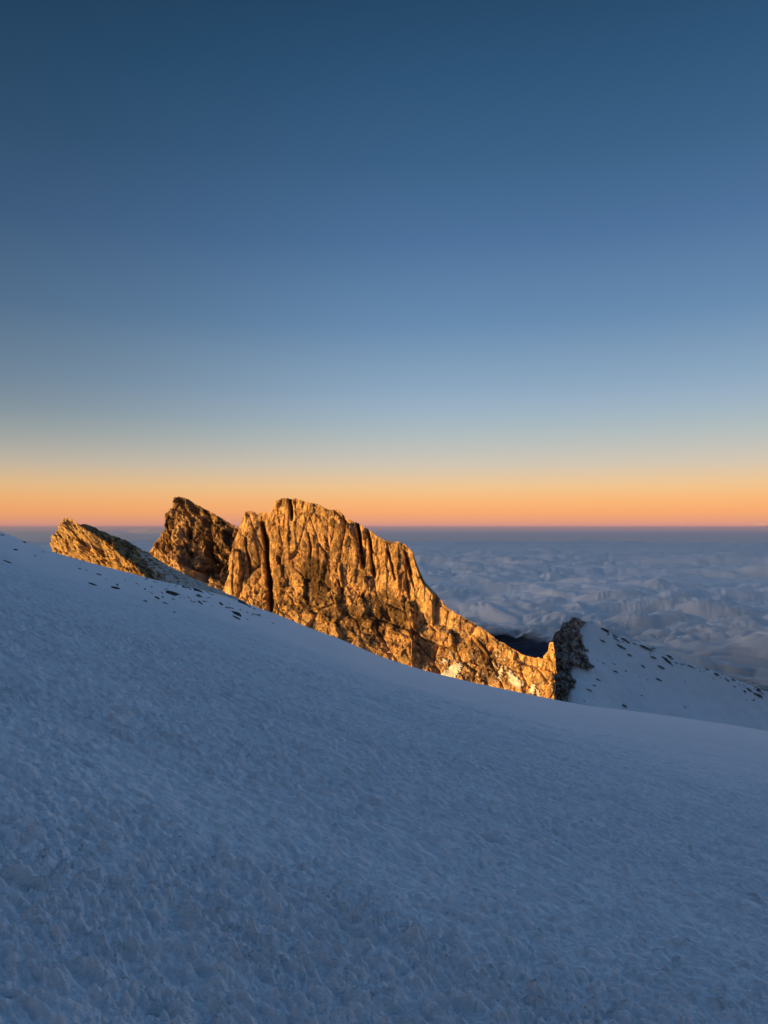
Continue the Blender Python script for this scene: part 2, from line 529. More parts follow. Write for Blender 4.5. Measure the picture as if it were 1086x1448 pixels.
# ---- main massif
MTOP = [(309, 850), (313, 838), (318, 826), (324, 812), (325, 787), (329.6, 772), (336, 755), (340, 742), (347, 724), (351, 722.5), (356, 722.5), (364, 726.5),
        (373, 724.5), (381, 725), (384, 719), (386, 715.5), (391.5, 708), (398, 705.5), (406, 704), (412, 705.5), (418, 705), (436, 710.5), (450, 713), (456, 717), (462, 719.5),
        (470, 721.5), (477, 719.5), (483, 726), (490, 733.5), (503.5, 738.6), (512, 743), (520, 748), (530, 756), (540, 763), (549, 766),
        (559.5, 767.5), (564, 765.5), (568, 767), (576, 773), (584.5, 782), (589, 796), (596, 813), (604, 826), (616, 839.5),
        (632.5, 859), (646, 868), (665.6, 878), (685.5, 891), (705, 906), (725, 917), (738.6, 925.6), (750, 928.5), (760, 930), (768, 931),
        (776, 932.5), (783, 934), (786, 945), (783, 956), (781, 966), (780, 980), (780.5, 1000), (781, 1015)]
M_Y = [(305, 366), (320, 352), (335, 345), (360, 341), (400, 334), (480, 319), (560, 304), (620, 293), (700, 276), (786, 258)]
CLIFF_H = [(305, 60), (330, 95), (380, 120), (440, 108), (500, 95), (560, 80), (600, 55), (650, 25), (700, 14), (786, 16)]

CLEFTS = [([(371.5, 738), (374, 752), (377, 765), (378.5, 787), (381, 808), (384, 831), (384.5, 850), (383.5, 872)], 3.0, 11.0),
          ([(410.5, 703), (412.5, 716), (414.5, 738)], 2.2, 6.0),
          ([(505, 738), (508, 752), (510, 770), (513.5, 804)], 2.2, 8.0),
          ([(519, 748), (522, 760), (526, 785), (530, 818)], 1.8, 6.5),
          ([(484, 724), (487, 745), (490, 764)], 1.6, 4.0),
          ([(350, 760), (353, 790), (352, 815)], 1.5, 3.0),
          ([(482, 822), (486, 838), (488, 845)], 2.0, 4.0),
          ([(436, 752), (440, 772), (441, 790)], 1.7, 3.0),
          ([(462, 760), (464, 790), (468, 812)], 1.7, 3.5),
          ([(393, 785), (396, 800)], 2.2, 3.0),
          ([(550, 778), (556, 800), (560, 822)], 1.8, 3.5),
          ([(573, 778), (579, 806), (586, 832)], 2.0, 3.5)]

def m_depth(px, py, ty):
    Y = np.interp(px, *poly_interp(M_Y))
    h = py - ty
    hc = np.interp(px, *poly_interp(CLIFF_H))
    Y = Y - 0.31 * (0.22 * np.minimum(h, hc) + np.interp(px, [420, 560, 660], [0.72, 0.46, 0.40]) * np.maximum(h - hc, 0))
    for ln, w, d in CLEFTS:
        Y = Y + groove(px + 0.7 * noise3(px / 6, py / 6, 0.2, 44), py, ln, w, d)
    return Y

def rock_detail(V, k=1.0, seed=60):
    """two scales of broken blocks and grit; k = size in metres relative to the massif"""
    x, y, z = V[..., 0] / k, V[..., 1] / k, V[..., 2] / k
    wx = x + 0.4 * noise3(x / 2.2, y / 2.2, z / 2.2, seed); wz = z + 0.4 * noise3(x / 2.2, y / 2.2, z / 2.2, seed + 1)
    a, ea = facets(wx / 2.6, y / 2.6, wz / 4.2, seed + 2)
    b, eb = facets(wx / 1.1, y / 1.1, wz / 1.5, seed + 3)
    return k * (1.05 * a - 0.25 * np.exp(-ea / 0.05) + 0.5 * b - 0.08 * np.exp(-eb / 0.06) + 0.16 * fbm3(x / 0.8, y / 0.8, z / 0.9, 3, seed + 5))

def m_relief(V, px, py, ty):
    x, y, z = V[..., 0], V[..., 1], V[..., 2]
    h = py - ty
    hc = np.interp(px, *poly_interp(CLIFF_H))
    cl = 1 - sstep(h, hc * 0.75, hc * 1.15)
    wx = x + 1.8 * noise3(x / 18, y / 18, z / 30, 31) + 0.35 * noise3(x / 6, y / 6, z / 12, 32)
    amp = 0.55 + 0.9 * np.abs(noise3(x / 24, y / 24, z / 30, 47))
    rib = 0.9 * np.abs(noise3(wx / 12.0, 0.3, z / 75.0, 33)) ** 0.75 + 0.4 * np.abs(noise3(wx / 4.6, 0.7, z / 30.0, 34)) ** 0.8
    p1, e1 = facets(wx / 9.0, y / 14.0, (z + 0.25 * x) / 40.0, 50, 1.7)
    p2, e2 = facets(wx / 4.0 + 0.3, y / 6.0, (z + 0.3 * x) / 17.0, 51, 1.5)
    rib = rib + amp * (1.7 * p1 + 0.8 * p2) - 1.3 * np.exp(-e1 / 0.02) - 0.4 * np.exp(-e2 / 0.03)
    bx, bz = x * 0.80 + z * 0.60, -x * 0.60 + z * 0.80         # beds and gullies of the lower slope dip to the right
    q1, g1 = facets(bx / 7.0, y / 9.0, bz / 13.0, 52, 1.5)
    q2, g2 = facets(bx / 3.2, y / 4.0, bz / 5.0, 53, 1.3)
    ledge = 1.1 * fbm3(x / 16, y / 16, z / 16, 3, 49) + 0.95 * q1 + 0.5 * q2 - 1.2 * np.exp(-g1 / 0.06)
    out = cl * rib + (1 - cl) * (ledge + 0.6) + 1.6 * noise3(x / 30, y / 30, z / 34, 48)
    out = out + rock_detail(V) * (0.24 * cl + 0.38 * (1 - cl))
    return out

def m_bot(px):
    return np.maximum(np.interp(px, *poly_interp(EDGE)) + 34, 872)

Vm, pxm, pym, tym, nbm = face(MTOP, m_bot, m_depth, m_relief, (-0.45, -0.83, 0.32), 1000, 470, (55, 120), 40, 1.3, 5)
nz_ = fbm3(pxm / 16, pym / 16, 0.3, 4, 71)
nf_ = fbm3(pxm / 5, pym / 5, 0.8, 3, 76)
edge_m = np.interp(pxm, *poly_interp(EDGE))
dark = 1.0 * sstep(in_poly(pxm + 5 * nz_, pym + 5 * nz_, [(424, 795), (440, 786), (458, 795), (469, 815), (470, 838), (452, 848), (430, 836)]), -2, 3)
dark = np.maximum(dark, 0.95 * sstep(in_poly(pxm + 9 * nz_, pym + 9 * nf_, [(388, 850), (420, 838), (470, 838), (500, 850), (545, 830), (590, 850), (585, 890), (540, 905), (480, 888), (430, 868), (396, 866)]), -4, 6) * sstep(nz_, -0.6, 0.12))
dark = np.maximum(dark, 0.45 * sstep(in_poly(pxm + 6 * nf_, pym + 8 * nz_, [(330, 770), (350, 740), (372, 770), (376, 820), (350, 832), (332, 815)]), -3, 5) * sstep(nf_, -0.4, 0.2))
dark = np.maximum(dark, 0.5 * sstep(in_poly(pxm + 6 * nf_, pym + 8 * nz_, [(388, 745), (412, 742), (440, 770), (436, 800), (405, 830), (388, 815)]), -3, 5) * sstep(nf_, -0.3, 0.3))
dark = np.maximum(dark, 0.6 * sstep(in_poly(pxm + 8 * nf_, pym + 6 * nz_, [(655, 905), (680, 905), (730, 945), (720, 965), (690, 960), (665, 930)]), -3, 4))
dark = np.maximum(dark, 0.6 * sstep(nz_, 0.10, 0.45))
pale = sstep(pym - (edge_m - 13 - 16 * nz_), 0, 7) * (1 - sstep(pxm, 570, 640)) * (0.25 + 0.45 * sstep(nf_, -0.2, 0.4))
ns_ = fbm3((pxm + pym) / 9, (pxm - pym) / 3.2, 0.4, 3, 77)
snowm = sstep(ns_ + 0.3 * nz_, 0.50, 0.58) * sstep(pxm, 585, 650) * sstep(pym - tym, 4, 16) * 0.9
massif = bpy.data.objects.new('rock_massif', None); COL.objects.link(massif)
massif.location = (0, 0, 0)
tag(massif, 'biggest golden sunlit rock massif with vertical clefts, standing in the middle beyond the snow', 'rock massif')
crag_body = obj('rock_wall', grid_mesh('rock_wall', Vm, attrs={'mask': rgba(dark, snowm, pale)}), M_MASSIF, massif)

# snow lying in the hollows of the lower right end: each patch a part
M_PATCH, _N, _L, _b = mat_base('patch_snow')
_co = _N.new('ShaderNodeTexCoord').outputs['Object']
_n = add_noise(_N, _L, _co, 1.2, 4, 0.6)
_L.new(add_ramp(_N, _L, _n, [(0.3, (0.62, 0.58, 0.50)), (0.7, (0.78, 0.74, 0.66))]), _b.inputs['Base Color'])
_bp = _N.new('ShaderNodeBump'); _bp.inputs['Strength'].default_value = 0.5; _bp.inputs['Distance'].default_value = 0.3
_L.new(_n, _bp.inputs['Height']); _L.new(_bp.outputs[0], _b.inputs['Normal'])
_b.inputs['Roughness'].default_value = 0.6
PATCHES = [[(622, 953), (642, 938), (655, 938), (654, 948), (647, 960), (634, 962)],
           [(718, 944), (727, 950), (733, 955), (744, 969), (736, 976), (725, 970), (720, 958)],
           [(703, 950), (712, 940), (715, 949), (709, 966), (705, 962)],
           [(747, 977), (753, 966), (762, 969), (758, 983), (748, 983)],
           [(621, 940), (628, 931), (640, 933), (631, 941)],
           [(668, 925), (672, 924), (674, 929), (670, 930)],
           [(760, 975), (766, 973), (766, 985), (760, 984)]]
Vf = Vm[nbm:]; pxf, pyf = pxm[nbm:], pym[nbm:]
dv1 = np.gradient(Vf, axis=1); dv0 = np.gradient(Vf, axis=0)
nrm = np.cross(dv1, dv0); nrm /= np.maximum(np.linalg.norm(nrm, axis=-1, keepdims=True), 1e-9)
nrm = np.where((nrm[..., 1:2] > 0), -nrm, nrm)
Vs = Vf.copy()
for ax, kk in ((0, 31), (1, 31)):
    pad = [(0, 0)] * 3; pad[ax] = (kk // 2, kk // 2)
    cs_ = np.cumsum(np.pad(np.pad(Vs, pad, mode='edge'), [(1, 0) if i == ax else (0, 0) for i in range(3)]), axis=ax)
    Vs = (np.take(cs_, range(kk, cs_.shape[ax]), axis=ax) - np.take(cs_, range(0, cs_.shape[ax] - kk), axis=ax)) / kk
dv1 = np.gradient(Vs, axis=1); dv0 = np.gradient(Vs, axis=0)
nrm = np.cross(dv1, dv0); nrm /= np.maximum(np.linalg.norm(nrm, axis=-1, keepdims=True), 1e-9)
nrm = np.where((nrm[..., 1:2] > 0), -nrm, nrm)
lift = np.maximum(((Vf - Vs) * nrm).sum(-1), -0.1)
for poly in PATCHES:
    ins = -0.8 + in_poly(pxf + 2.5 * nf_[nbm:], pyf + 2.5 * nz_[nbm:], poly) + 2.8 * fbm3((pxf + pyf) / 7, (pxf - pyf) / 2.6, 0.1, 3, 90)
    fm = (ins[:-1, :-1] > 0) & (ins[1:, 1:] > 0) & (ins[:-1, 1:] > 0) & (ins[1:, :-1] > 0)
    if fm.sum() < 6: continue
    thick = 0.45 + 0.35 * sstep(ins, 0, 2.5)
    obj('snow_patch', grid_mesh('snow_patch', Vs + nrm * (thick + 0.55 * lift)[..., None], face_mask=fm), M_PATCH, massif)

# the small upright tooth at the right end of the massif
T_TOP = [(766, 940), (768.5, 927), (772, 924), (775, 921), (776.3, 917), (777, 909), (779, 907.8), (782.5, 908.2), (783.3, 913), (784, 921), (785.5, 930), (786, 945)]
def t_depth(px, py, ty):
    return 258.5 - 0.3 * (px - 776) + 0.10 * (py - ty) * 0.25 - 0.9
def t_relief(V, px, py, ty):
    return 0.8 * rock_detail(V, 0.7, 160) + 0.5 * rock_detail(V, 0.3, 161)
Vt, pxt, pyt, tyt, _ = face(T_TOP, lambda p: np.full(p.shape, 952.0), t_depth, t_relief, (-0.6, -0.75, 0.2), 110, 110, (5, 10), 14, 0.6, 15)
tooth = obj('pinnacle', grid_mesh('pinnacle', Vt, attrs={'mask': rgba(pxt * 0, pxt * 0, pxt * 0 + 0.15)}), M_MASSIF, massif)

# ---- second peak, behind the massif on the left
P_TOP = [(205, 800), (209, 788), (213, 778), (218, 767), (225, 758), (232, 749), (233, 738), (234, 727), (238, 723), (243, 719.5), (244.5, 711), (245.7, 702.5),
         (251, 702), (259, 703), (266, 706.5), (274, 710.6), (286, 718), (300, 725), (309, 730.5), (318, 735.7), (328, 741), (337, 746), (350, 757), (372, 780), (384, 800)]
P_Y = [(200, 428), (235, 412), (270, 404), (300, 398), (345, 390), (390, 384)]
PCL = [([(243, 722), (240, 745), (246, 775)], 2.0, 4.0), ([(288, 735), (292, 765), (300, 800)], 3.0, 5.0), ([(266, 735), (262, 765), (268, 790)], 2.2, 4.0),
       ([(318, 770), (322, 795), (320, 815)], 3.0, 5.0)]
def p_depth(px, py, ty):
    h = py - ty
    return np.interp(px, *poly_interp(P_Y)) - 0.38 * (0.35 * np.minimum(h, 70) + 0.8 * np.maximum(h - 70, 0)) + sum(groove(px + 1.5 * noise3(px / 8, py / 8, 0.2, 144), py, ln, w, d) for ln, w, d in PCL)
def p_relief(V, px, py, ty):
    x, y, z = V[..., 0], V[..., 1], V[..., 2]
    t = (x * 0.75 + z * 0.66) + 2.0 * noise3(x / 9, y / 9, z / 9, 136)
    wx = x + 3.0 * noise3(x / 15, y / 15, z / 15, 137)
    p1, e1 = facets(wx / 13, y / 16, (z + 0.6 * x) / 26, 133, 1.5)
    p2, e2 = facets((wx * 0.8 + z * 0.6) / 5.5, y / 7, (z * 0.8 - x * 0.6) / 10, 134, 1.3)
    out = 2.6 * fbm3(x / 22, y / 22, z / 22, 3, 130) + 3.4 * p1 + 1.9 * p2 - 1.4 * np.exp(-e1 / 0.05) - 0.8 * np.exp(-e2 / 0.06)
    out = out + rock_detail(V, 1.25, 140) * 0.8
    return out
Vp, pxp, pyp, typ, nbp = face(P_TOP, lambda p: np.interp(p, *poly_interp(EDGE)) + 30, p_depth, p_relief, (-0.5, -0.8, 0.33), 480, 330, (60, 110), 30, 1.6, 25)
nz2 = fbm3(pxp / 14, pyp / 14, 0.6, 4, 171)
pale2 = 0.9 * sstep(in_poly(pxp + 5 * nz2, pyp + 5 * nz2, [(243, 750), (252, 741), (264, 736), (262, 764), (251, 771), (245, 768)]), -1, 2)  # sunlit left facet painted paler
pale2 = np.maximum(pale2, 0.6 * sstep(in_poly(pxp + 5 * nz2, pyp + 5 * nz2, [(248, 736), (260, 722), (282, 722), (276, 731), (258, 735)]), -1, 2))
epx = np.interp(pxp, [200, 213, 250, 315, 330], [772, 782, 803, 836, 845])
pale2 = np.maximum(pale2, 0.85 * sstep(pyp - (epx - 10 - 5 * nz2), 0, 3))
dark2 = (1 - pale2) * (0.5 + 0.45 * sstep(pxp, 262, 285)) * sstep(nz2, -0.5, 0.2)  # dark rock, darkened further on the right as painted shade
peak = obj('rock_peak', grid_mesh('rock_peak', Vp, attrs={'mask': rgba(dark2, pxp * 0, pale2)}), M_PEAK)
tag(peak, 'dark brown pointed peak with its sunlit left facet painted pale tan, left of the biggest massif', 'rock peak')

# ---- left outcrop: sunlit face on the left, shaded flank dusted with snow on the right
O_TOP = [(66, 796), (70, 785), (72.5, 778), (74.6, 760), (81, 748), (84, 739), (89, 731.5), (94, 732.5), (99.5, 733.5), (106, 738), (112.7, 741.4), (120, 741.5), (127.6, 743),
         (138, 748), (149, 753), (164, 759), (179, 764.6), (192, 772), (205.5, 779.6), (219, 788), (232, 796.5), (250, 806), (268, 815), (300, 829.5), (331, 843), (352, 854), (365, 863)]
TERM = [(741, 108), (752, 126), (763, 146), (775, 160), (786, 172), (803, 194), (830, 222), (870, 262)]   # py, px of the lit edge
def o_depth(px, py, ty):
    pt = np.interp(py, *poly_interp(TERM))
    d = px - pt
    h = py - ty
    Y = 133 + np.where(d < 0, -d * 0.10, d * 0.10) - 0.035 * h + 0.00045 * np.maximum(-d, 0) ** 2
    return Y + 0.03 * np.maximum(px - 200, 0)
def o_relief(V, px, py, ty):
    x, y, z = V[..., 0], V[..., 1], V[..., 2]
    d = px - np.interp(py, *poly_interp(TERM))
    t = (x * 0.5 + z * 0.87) + 0.8 * noise3(x / 3, y / 3, z / 3, 236)
    p1, e1 = facets((x * 0.9 + z * 0.3) / 3.4, y / 9, (z * 0.9 - x * 0.3) / 4.2, 233, 1.4)
    p2, e2 = facets((x * 0.85 + z * 0.5) / 1.5, y / 5, (z * 0.85 - x * 0.5) / 2.2, 234, 1.2)
    out = 0.8 * fbm3(x / 6, y / 6, z / 6, 3, 230) + 0.75 * p1 + 0.45 * p2 - 0.3 * np.exp(-e1 / 0.05)
    out = out + rock_detail(V * np.array([1.0, 0.3, 1.0]), 0.36, 240) * 1.25 + 0.45 * np.abs(noise3(x / 1.1, y / 6, z / 2.6, 239))
    calm = 1 - 0.75 * sstep(px, 190, 250)
    return out * calm
def o_bot(p):
    return np.interp(p, *poly_interp(EDGE)) + 26
Vo, pxo, pyo, tyo, nbo = face(O_TOP, o_bot, o_depth, o_relief, (-0.35, -0.8, 0.48), 620, 260, (22, 34), 26, 1.5, 35)
nz3 = fbm3(pxo / 9, pyo / 9, 0.6, 4, 271)
nf3 = fbm3(pxo / 7, pyo / 2.6, 0.2, 3, 276)
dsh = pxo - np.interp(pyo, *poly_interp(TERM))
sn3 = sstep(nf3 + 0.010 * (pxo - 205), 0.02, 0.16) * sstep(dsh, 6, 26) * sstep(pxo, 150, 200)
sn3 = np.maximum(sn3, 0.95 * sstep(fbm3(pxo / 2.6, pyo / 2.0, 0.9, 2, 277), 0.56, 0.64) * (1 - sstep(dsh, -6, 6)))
dk3 = 0.55 * sstep(dsh, -2, 8)  # shade right of the lit edge, put into the rock colour
outc = obj('rock_outcrop', grid_mesh('rock_outcrop', Vo, attrs={'mask': rgba(dk3 + 0.3 * sstep(nz3, 0.1, 0.4), sn3, 0.25 * (1 - sstep(dsh, -20, 0)))}), M_OUTCROP)  # last mask channel paints the sunlit side paler
tag(outc, 'smallest golden lit rock outcrop with dark right flank, leftmost on the snow slope', 'rock outcrop')

# ---- right: shaded snowy hill with a dark crag at its left end
H_TOP = [(786, 960), (790, 925), (796, 900), (808, 881), (818, 877), (832.4, 880.5), (842, 884), (851.5, 888), (867, 898), (878, 902.5), (890, 907), (918, 912.5), (944, 925),
         (976, 936.5), (1004, 947.5), (1036, 960), (1062, 969), (1086, 978), (1130, 994), (1200, 1020), (1280, 1050)]
def h_depth(px, py, ty):
    h = py - ty
    return 318 + 0.04 * (px - 800) - 0.30 * (0.9 * h) - 0.0006 * h * h
def h_relief(V, px, py, ty):
    x, y, z = V[..., 0], V[..., 1], V[..., 2]
    return 1.6 * noise3(x / 22, y / 22, z / 22, 330) + 0.6 * noise3(x / 7, y / 7, z / 7, 331) + 0.12 * fbm3(x / 2.5, y / 2.5, z / 2.5, 2, 332)
Vh, pxh, pyh, tyh, nbh = face(H_TOP, lambda p: np.interp(p, *poly_interp(EDGE)) + 75, h_depth, h_relief, (0.3, -0.6, 0.75), 520, 240, (70, 95), 30, 1.6, 45)
hill = obj('snow_hill', grid_mesh('snow_hill', Vh), M_SNOW_FAR)
tag(hill, 'shaded snowy hill falling to the right behind the snow slope', 'snow hill', kind='structure')

C_TOP = [(778, 1000), (782, 940), (783.5, 900), (784.6, 894.6), (788, 892.5), (792.6, 890), (794, 884), (796, 880), (802, 879), (807, 877.5), (808.5, 872.5), (813, 873), (818, 874),
         (824, 877), (832, 880), (838, 883), (846, 890), (856, 900)]
C_AREA = [(770, 1010), (780, 890), (796, 870), (818, 868), (832, 878), (822, 890), (824, 906), (833, 924), (840, 944), (832, 951), (812, 944), (806, 948), (817, 966), (812, 974), (800, 978), (797, 990), (806, 1004), (800, 1012)]
def c_depth(px, py, ty):
    hy = np.interp(px, *poly_interp(H_TOP))
    hy = np.where(px < 806, 882, hy)
    k = fbm3(px / 9, py / 6, 0.4, 3, 450)
    ins = in_poly(px + 5 * k, py + 3 * k, C_AREA)
    base = h_depth(px, np.maximum(py, hy - 4), hy)
    return base - (-2.6 + 5.0 * sstep(ins, -3, 7)) + 0.10 * np.maximum(790 - px, 0) ** 1.5
def c_relief(V, px, py, ty):
    x, y, z = V[..., 0], V[..., 1], V[..., 2]
    t = (x * 0.5 - z * 0.87) + 1.0 * noise3(x / 5, y / 5, z / 5, 436)
    p1, e1 = facets((x * 0.8 + z * 0.6) / 4.5, y / 5, (z * 0.8 - x * 0.6) / 6.5, 433, 1.4)
    k = fbm3(px / 9, py / 6, 0.4, 3, 450)
    ins = sstep(in_poly(px + 5 * k, py + 3 * k, C_AREA), -3, 5)
    return (1.3 * fbm3(x / 8, y / 8, z / 8, 3, 430) + 1.3 * p1 - 0.6 * np.exp(-e1 / 0.06) + rock_detail(V, 0.8, 440)) * (0.15 + 0.85 * ins)
def c_bot(p):
    return np.full(np.shape(p), 1012.0)
Vc, pxc, pyc, tyc, nbc = face(C_TOP, c_bot, c_depth, c_relief, (-0.2, -0.85, 0.45), 420, 260, (26, 40), 24, 1.6, 55)
nf5 = fbm3(pxc / 5, pyc / 2.5, 0.2, 3, 476)
sn5 = 0.85 * sstep(nf5 + 0.010 * (pxc - 822), 0.30, 0.40)
crag = obj('rock_crag', grid_mesh('rock_crag', Vc, attrs={'mask': rgba(0.1 + 0 * pxc, sn5, 0 * pxc)}), M_CRAG)
tag(crag, 'dark unlit grey crag on the left end of the snowy hill', 'crag')

# ---------------------------------------------------------------- loose rocks poking through the snow
def stone_mesh(name, seed):
    import bmesh
    bm = bmesh.new()
    bmesh.ops.create_icosphere(bm, subdivisions=3, radius=1.0)
    co = np.array([v.co[:] for v in bm.verts])
    rs = np.random.RandomState(seed)
    for _ in range(9):                                   # broken planes
        d = rs.normal(size=3); d /= np.linalg.norm(d)
        lim = rs.uniform(0.45, 0.85)
        k = co @ d
        co = co - np.outer(np.maximum(k - lim, 0), d)
    co = co * (1 + 0.16 * fbm3(co[:, 0] * 1.7, co[:, 1] * 1.7, co[:, 2] * 1.7, 3, seed)[:, None])
    co = co * np.array([1.0, 0.75, 0.62])
    for v, c in zip(bm.verts, co):
        v.co = c
    me = bpy.data.meshes.new(name)
    bm.to_mesh(me); bm.free()
    me.materials.append(M_STONE)
    return me

STONES = [stone_mesh('snow_rock', 500 + i) for i in range(7)]
rng = random.Random(4)
first = [True]
def stone(pos, size, label, group, tilt=0.0):
    o = bpy.data.objects.new('snow_rock', rng.choice(STONES))
    COL.objects.link(o)
    o.location = pos
    o.scale = (size * rng.uniform(0.9, 2.5), size * rng.uniform(0.8, 1.5), size * rng.uniform(0.5, 0.8))
    o.rotation_euler = (rng.uniform(-0.3, 0.3), tilt + rng.uniform(-0.15, 0.25), rng.uniform(-0.5, 0.5))
    tag(o, label, 'rock', group)
    return o

GL = 'rocks on the snow below the left outcrop'
GH = 'rocks on the snowy hill'
big_left = [(3, 757, 5.0, 'dark rock on the skyline at the left edge of the snow'),
            (9, 795, 6.0, 'flat dark rock lowest at the left edge of the snow'),
            (22, 777, 4.0, 'dark slab between the skyline rock and the flat rock at the left edge'),
            (34, 768, 5.0, 'long dark slab on the snow skyline left of the golden outcrop'),
            (163, 831, 5.5, 'brown boulder lying lowest below the golden outcrop face'),
            (131, 826, 3.5, 'small dark rock left of the brown boulder below the outcrop'),
            (234, 853, 3.0, 'small dark rock farthest down the snow below the shaded flank'),
            (328, 860, 3.0, 'small dark rock on the snow under the left foot of the massif')]
for px, py, s, lb in big_left:
    x, y, z = pix_on_terrain(px, py)
    stone((x, y, z), s * y / F * 0.8, lb, GL, 0.3)
spots = [(50, 786), (62, 781), (113, 804), (122, 806), (57, 790), (215, 839), (245, 826), (237, 832), (251, 834), (229, 838), (272, 828), (278, 840), (302, 843),
         (312, 851), (300, 857), (350, 876), (262, 831), (256, 823), (243, 840), (222, 845), (287, 834), (292, 846), (321, 852), (340, 862), (336, 868), (205, 833),
         (196, 827), (210, 824), (180, 826), (150, 819), (140, 812), (186, 817), (268, 846), (283, 852), (365, 870), (378, 874), (358, 868), (386, 881), (230, 815), (240, 818)]
for _ in range(95):
    qx = rng.gauss(262, 48)
    if 150 < qx < 400:
        spots.append((qx, float(np.interp(qx, *poly_interp(EDGE))) + 1.5 + rng.expovariate(1 / 9.0)))
for px, py in spots:
    x, y, z = pix_on_terrain(px, py)
    if y > 230: continue
    stone((x, y, z), min(0.8 * math.exp(rng.gauss(0.4, 0.65)), 6.0) * y / F, 'small dark rock poking out of the snow below the shaded outcrop flank', GL, 0.35)

def on_hill(px, py):
    ty = np.interp(px, *poly_interp(H_TOP))
    p = place(px, py, h_depth(np.array(float(px)), np.array(float(py)), ty))
    n = np.array((0.3, -0.6, 0.75)); n /= np.linalg.norm(n)
    return p + n * h_relief(p, px, py, ty) * (sstep(py - ty, 0, 6) * 0.7 + 0.3)
big_hill = [(854, 891, 6.0, 'upright dark rock on the hill crest nearest the crag'),
            (868, 899, 5.0, 'dark rock second along the hill crest from the crag'),
            (884, 906, 5.0, 'dark slab third along the hill crest from the crag'),
            (942, 934, 5.5, 'dark rock cluster half way along the hill just below the crest'),
            (909, 943, 3.2, 'small dark rock alone in the middle of the hill snow'),
            (933, 962, 4.0, 'long flat dark rock alone low on the hill snow'),
            (885, 997, 4.5, 'lowest flat dark boulder on the hill near the slope edge'),
            (867, 950, 5.0, 'streaky dark rock right of the crag foot'),
            (1072, 981, 7.0, 'biggest brown rock at the right edge of the hill'),
            (1060, 975, 5.0, 'brown rock left of the biggest rock at the right edge')]
for px, py, s, lb in big_hill:
    stone(on_hill(px, py), s * 0.8 * 295 / F, lb, GH, 0.35)
hs = [(896, 911), (903, 914), (912, 916), (921, 918), (930, 923), (948, 930), (956, 938), (962, 944), (976, 942), (985, 943), (1008, 951), (1016, 957), (1026, 961), (1038, 972), (1046, 970),
      (1036, 964), (1007, 961), (995, 950), (875, 909), (880, 915), (858, 900), (852, 905), (845, 934), (860, 926), (866, 940), (873, 956), (880, 958), (904, 958), (916, 961), (853, 938),
      (871, 945), (826, 992), (833, 976), (840, 970), (846, 962), (842, 953), (890, 928), (898, 922), (924, 931), (936, 945), (959, 950), (1055, 980), (1080, 985), (1049, 978), (950, 941),
      (1012, 949), (1020, 954), (1030, 959), (905, 911), (925, 917)]
for _ in range(75):
    qx = rng.uniform(846, 1086)
    hs.append((qx, float(np.interp(qx, *poly_interp(H_TOP))) + 1.0 + rng.expovariate(1 / (3.5 if rng.random() < 0.7 else 22.0))))
hs = [q for q in hs if q[1] < 1000]
for px, py in hs:
    stone(on_hill(px, py), min(0.8 * math.exp(rng.gauss(0.3, 0.65)), 5.0) * 290 / F, 'small dark rock poking out of the hill snow', GH, 0.35)

for (x, y, z), s, lb in zip(pit[:1], (0.016,), ('tiny dark stone added as the shade of a small snow hollow at the bottom left',)):
    stone((x, y, z - 0.05), s, lb, None)

# ---------------------------------------------------------------- valley floor, sea of clouds
EARTH = 6371000.0
CLOUD_H = 1500.0
M_VALLEY, _N, _L, _b = mat_base('haze_blue_valley')
_co = _N.new('ShaderNodeTexCoord').outputs['Object']
_L.new(add_ramp(_N, _L, add_noise(_N, _L, _co, 0.003, 8, 0.7), [(0.35, (0.008, 0.016, 0.034)), (0.65, (0.034, 0.055, 0.095))]), _b.inputs['Base Color'])  # blue of distant haze mixed into the ground colour
_b.inputs['Roughness'].default_value = 1.0
_b.inputs['Specular IOR Level'].default_value = 0.0
a_ = np.radians(np.concatenate([np.arange(0, 40, 0.4), np.arange(40, 360, 1.0)])); r_ = np.concatenate([[1.0], np.geomspace(800, 165000, 220)])
Ag, Rg = np.meshgrid(a_, r_)
ga_ = np.degrees((Ag + math.pi) % (2 * math.pi) - math.pi)
spur = 1060 * np.exp(-((Rg - 11000) / 3600) ** 4) * np.exp(-((ga_ - 11) / 16) ** 4)      # ground raised below the gap so that it catches sky light
Zg = -2900 + spur + (260 - 0.1 * spur) * fbm3(np.sin(Ag) * Rg / 5000, np.cos(Ag) * Rg / 5000, 0.2, 3, 600) - Rg ** 2 / (2 * EARTH)
Zg = Zg + 190 * np.abs(fbm3(np.sin(Ag) * Rg / 1900, np.cos(Ag) * Rg / 1900, 0.7, 3, 610)) * (Rg > 2500) * (Rg < 30000)
valley = obj('valley_ground', grid_mesh('valley_ground', np.stack([np.sin(Ag) * Rg, np.cos(Ag) * Rg, Zg], -1), closed_u=True), M_VALLEY)
tag(valley, 'dark blue valley floor glimpsed through the gap in the clouds', 'ground', kind='structure')

M_CLOUD, _N, _L, _b = mat_base('cloud_top')
_b.inputs['Base Color'].default_value = (0.92, 0.92, 0.92, 1)
_at = _N.new('ShaderNodeAttribute'); _at.attribute_name = 'mask'      # thin cloud lets the dark valley show through
_L.new(_at.outputs['Fac'], _b.inputs['Alpha'])
_b.inputs['Roughness'].default_value = 1.0
_b.inputs['Specular IOR Level'].default_value = 0.0

cf = np.radians(np.linspace(-34, 34, 1350))
cs = np.radians(np.concatenate([np.arange(36, 181, 2.5), np.arange(-177.5, -35, 2.5)]))
ca = np.concatenate([cf, cs])
